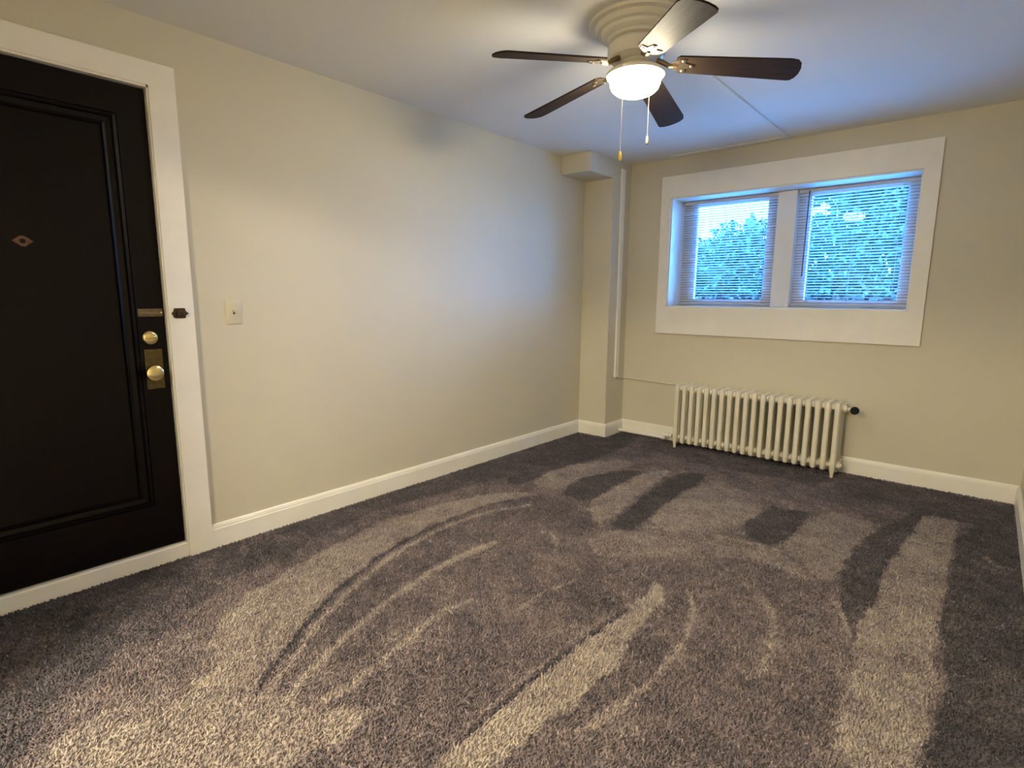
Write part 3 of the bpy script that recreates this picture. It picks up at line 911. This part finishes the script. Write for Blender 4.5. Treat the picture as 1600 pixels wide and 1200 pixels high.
PITCHB = math.radians(-12)
def blade_mesh():
    bm = nb()
    r0, r1 = 0.165, R_TIP
    w0, w1 = 0.052, 0.066
    outl = []
    outl += [(r0 + 0.012, -w0), (r1 - 0.050, -w1), (r1 - 0.022, -w1 + 0.006), (r1 - 0.006, -w1 + 0.026), (r1, -0.015), (r1, 0.018), (r1 - 0.008, w1 - 0.020), (r1 - 0.020, w1 - 0.004), (r1 - 0.032, w1),
             (r0 + 0.012, w0), (r0, w0 - 0.014), (r0, -w0 + 0.014)]
    prism(bm, outl, lambda a, b_: (a, b_, -0.0035), lambda a, b_: (a, b_, 0.0035))
    return mesh_from_bm('blade', bm, M['blade'])
def iron_mesh():
    bm = nb()
    # arm from the motor to a three pronged plate under the blade root
    tube(bm, [(0.085, 0, 0.012), (0.115, 0, 0.002), (0.140, 0, -0.010), (0.170, 0, -0.007)], [0.011, 0.010, 0.009, 0.008], 8)
    pl = [(0.150, -0.018), (0.175, -0.040), (0.205, -0.042), (0.200, -0.018), (0.235, -0.008), (0.235, 0.008), (0.200, 0.018), (0.205, 0.042), (0.175, 0.040), (0.150, 0.018)]
    prism(bm, pl, lambda a, b_: (a, b_, -0.0075), lambda a, b_: (a, b_, -0.0035))
    return mesh_from_bm('blade_iron', bm, M['iron'], smooth=30)
def screw_mesh():
    bm = nb()
    lathe(bm, [(0.0055, -0.0075), (0.0055, -0.009), (0.003, -0.011)], 10)
    return mesh_from_bm('screw', bm, M['steel'], smooth=True)
bme, ime, sme = blade_mesh(), iron_mesh(), screw_mesh()
PH = -2.007
for k in range(5):
    a = PH - k * 2 * PI / 5
    rot = Matrix.Rotation(a, 4, 'Z') @ Matrix.Rotation(-math.atan(slope), 4, 'Y') @ Matrix.Rotation(PITCHB, 4, 'X')
    mt = Matrix.Translation((0, 0, Z_ROOT)) @ rot
    bl = inst('blade', bme, fan); bl.matrix_local = mt
    ir = inst('blade_iron', ime, fan); ir.matrix_local = mt
    for sx_, sy_ in ((0.192, -0.032), (0.192, 0.032), (0.226, 0.0)):
        inst('screw', sme, ir, (sx_, sy_, 0))
def pull(dx, dy, zt, zb, fm, lab, cm, cr):
    bm = nb(); tube(bm, [(dx * 0.93, dy * 0.93, -0.197), (dx, dy, zt), (dx, dy, zb)], cr, 6)
    ch = obj('pull_chain', bm, cm, fan)
    bm = nb(); lathe(bm, [(0.002, 0.0), (0.005, -0.004), (0.0075, -0.026), (0.0065, -0.034), (0.003, -0.037)], 12, (dx, dy, zb + 0.001))
    fb = obj('fob', bm, fm, ch, smooth=True); fb['label'] = lab
# unit vector across the view, so both cords hang either side of the bowl
CH_A = (0.019, -0.134)
CH_B = (-0.008, 0.143)
pull(*CH_A, -0.21, -0.535, M['gold_fob'], 'yellow pull fob', M['trim'], 0.0018)
pull(*CH_B, -0.21, -0.410, M['wood_fob'], 'greyish tan pull fob', M['wood_fob'], 0.0012)

# flush dome lamp of the hall behind the camera
t = tag(empty('hall_lamp', (1.70, -1.60, H)), 'lit flush dome lamp on the ceiling of the hall behind the camera', 'ceiling lamp')
bm = nb(); lathe(bm, [(0.205, 0.0), (0.210, -0.008), (0.205, -0.022), (0.19, -0.026)], 40); obj('base', bm, M['fan_white'], t, smooth=30)
bm = nb(); lathe(bm, [(0.188, -0.022), (0.192, -0.034), (0.182, -0.062), (0.150, -0.090), (0.100, -0.108), (0.04, -0.117), (0.004, -0.118)], 36); obj('dome', bm, M['hall_lamp'], t, smooth=True)
bm = nb(); lathe(bm, [(0.012, -0.114), (0.014, -0.122), (0.008, -0.132), (0.003, -0.136)], 14); obj('finial', bm, M['brass'], t, smooth=True)

# ------------------------------------------------------------------ outside the window
GZ = 0.62
bm = nb(); box(bm, -12, 16, L + BT + 0.02, L + 30, GZ - 0.3, GZ)
tag(obj('ground', bm, M['lawn']), 'planted ground outside the basement window', kind='structure')
bm = nb(); box(bm, -3, 6, L + BT + 0.02, L + BT + 2.6, GZ, GZ + 0.02, 0.004)  # out of view, added to reflect daylight up onto the ceiling
tag(obj('bounce_slab', bm, M['concrete']), 'unseen pale slab added outside to throw daylight up to the ceiling', kind='structure')

def leaf_cloud(n_, centers, size, seed):
    """centers: list of (x, y, z, rx, ry, rz); leaves are small folded quads scattered in the outer shells"""
    g = np.random.default_rng(seed)
    vs_, fs_ = [], []
    vol = np.array([c[3] * c[4] * c[5] for c in centers]) ** (2 / 3)
    cnt = g.multinomial(n_, vol / vol.sum())
    base = 0
    for (cx_, cy_, cz_, rx_, ry_, rz_), m_ in zip(centers, cnt):
        d = g.normal(size=(m_, 3)); d /= np.linalg.norm(d, axis=1)[:, None]
        rr = g.uniform(0.55, 1.03, m_)[:, None]
        p = np.array([cx_, cy_, cz_]) + d * rr * np.array([rx_, ry_, rz_])
        a = g.normal(size=(m_, 3)); a /= np.linalg.norm(a, axis=1)[:, None]
        b_ = np.cross(a, g.normal(size=(m_, 3))); b_ /= np.linalg.norm(b_, axis=1)[:, None]
        c_ = np.cross(a, b_)
        s = (size * g.uniform(0.6, 1.3, m_))[:, None]
        q = np.stack([p - a * s, p + b_ * s * 0.5 + c_ * s * 0.15, p + a * s, p - b_ * s * 0.5 + c_ * s * 0.15], 1)
        vs_.append(q.reshape(-1, 3))
        fs_.append(np.arange(4 * m_).reshape(-1, 4) + base)
        base += 4 * m_
    me = bpy.data.meshes.new('foliage')
    me.from_pydata(np.concatenate(vs_).tolist(), [], np.concatenate(fs_).tolist())
    return me

def tree(name, base, trunk_top, r, centers, nleaf, size, mat, label, cat, seed):
    t = tag(empty(name, base), label, cat)
    me = leaf_cloud(nleaf, [(c[0] - base[0], c[1] - base[1], c[2] - base[2], *c[3:]) for c in centers], size, seed)
    me.materials.append(mat)
    link(bpy.data.objects.new('foliage', me), t)
    bm = nb()
    tube(bm, [(0, 0, -0.05), (0.05, 0.02, trunk_top * 0.5), (0.0, 0.05, trunk_top)], [r, r * 0.8, r * 0.5], 10)
    g = random.Random(seed)
    for c in centers:
        e = (c[0] - base[0], c[1] - base[1], c[2] - base[2])
        st = trunk_top * g.uniform(0.5, 0.95)
        tube(bm, [(0.02, 0.03, st), (e[0] * .5, e[1] * .5, (st + e[2]) / 2 + 0.1), e], [r * .4, r * .25, r * .1], 6)
    obj('trunk', bm, M['bark'], t)
    return t
#OUTSIDE
tree('leafy_shrub', (-0.95, 9.0, GZ), 1.2, 0.04,
     [(-1.9, 9.0, 1.5, 0.55, 0.5, 0.72), (-1.4, 9.0, 1.52, 0.5, 0.5, 0.74), (-0.95, 9.1, 1.50, 0.5, 0.5, 0.72), (-0.5, 9.0, 1.62, 0.45, 0.5, 0.80), (-0.15, 9.1, 1.65, 0.35, 0.45, 0.85), (-0.8, 8.9, 1.05, 0.95, 0.45, 0.5)],
     15000, 0.060, M['leaf_a'], 'dark leafy shrub seen through the left half of the window', 'shrub', 21)
tree('garden_tree', (1.6, 11.0, GZ), 2.6, 0.09,
     [(0.55, 11.0, 1.75, 0.75, 0.6, 1.0), (1.3, 11.0, 1.9, 0.8, 0.6, 0.95), (2.1, 11.1, 2.2, 0.8, 0.6, 1.1), (0.05, 11.2, 3.55, 0.6, 0.6, 0.75), (0.95, 11.2, 3.35, 0.75, 0.6, 0.8), (1.8, 11.1, 3.5, 0.85, 0.6, 1.0), (1.0, 10.8, 1.1, 1.1, 0.5, 0.55), (2.5, 11.1, 1.4, 0.7, 0.5, 0.8)],
     34000, 0.065, M['leaf_b'], 'fuller green tree filling the right half of the window', 'tree', 22)
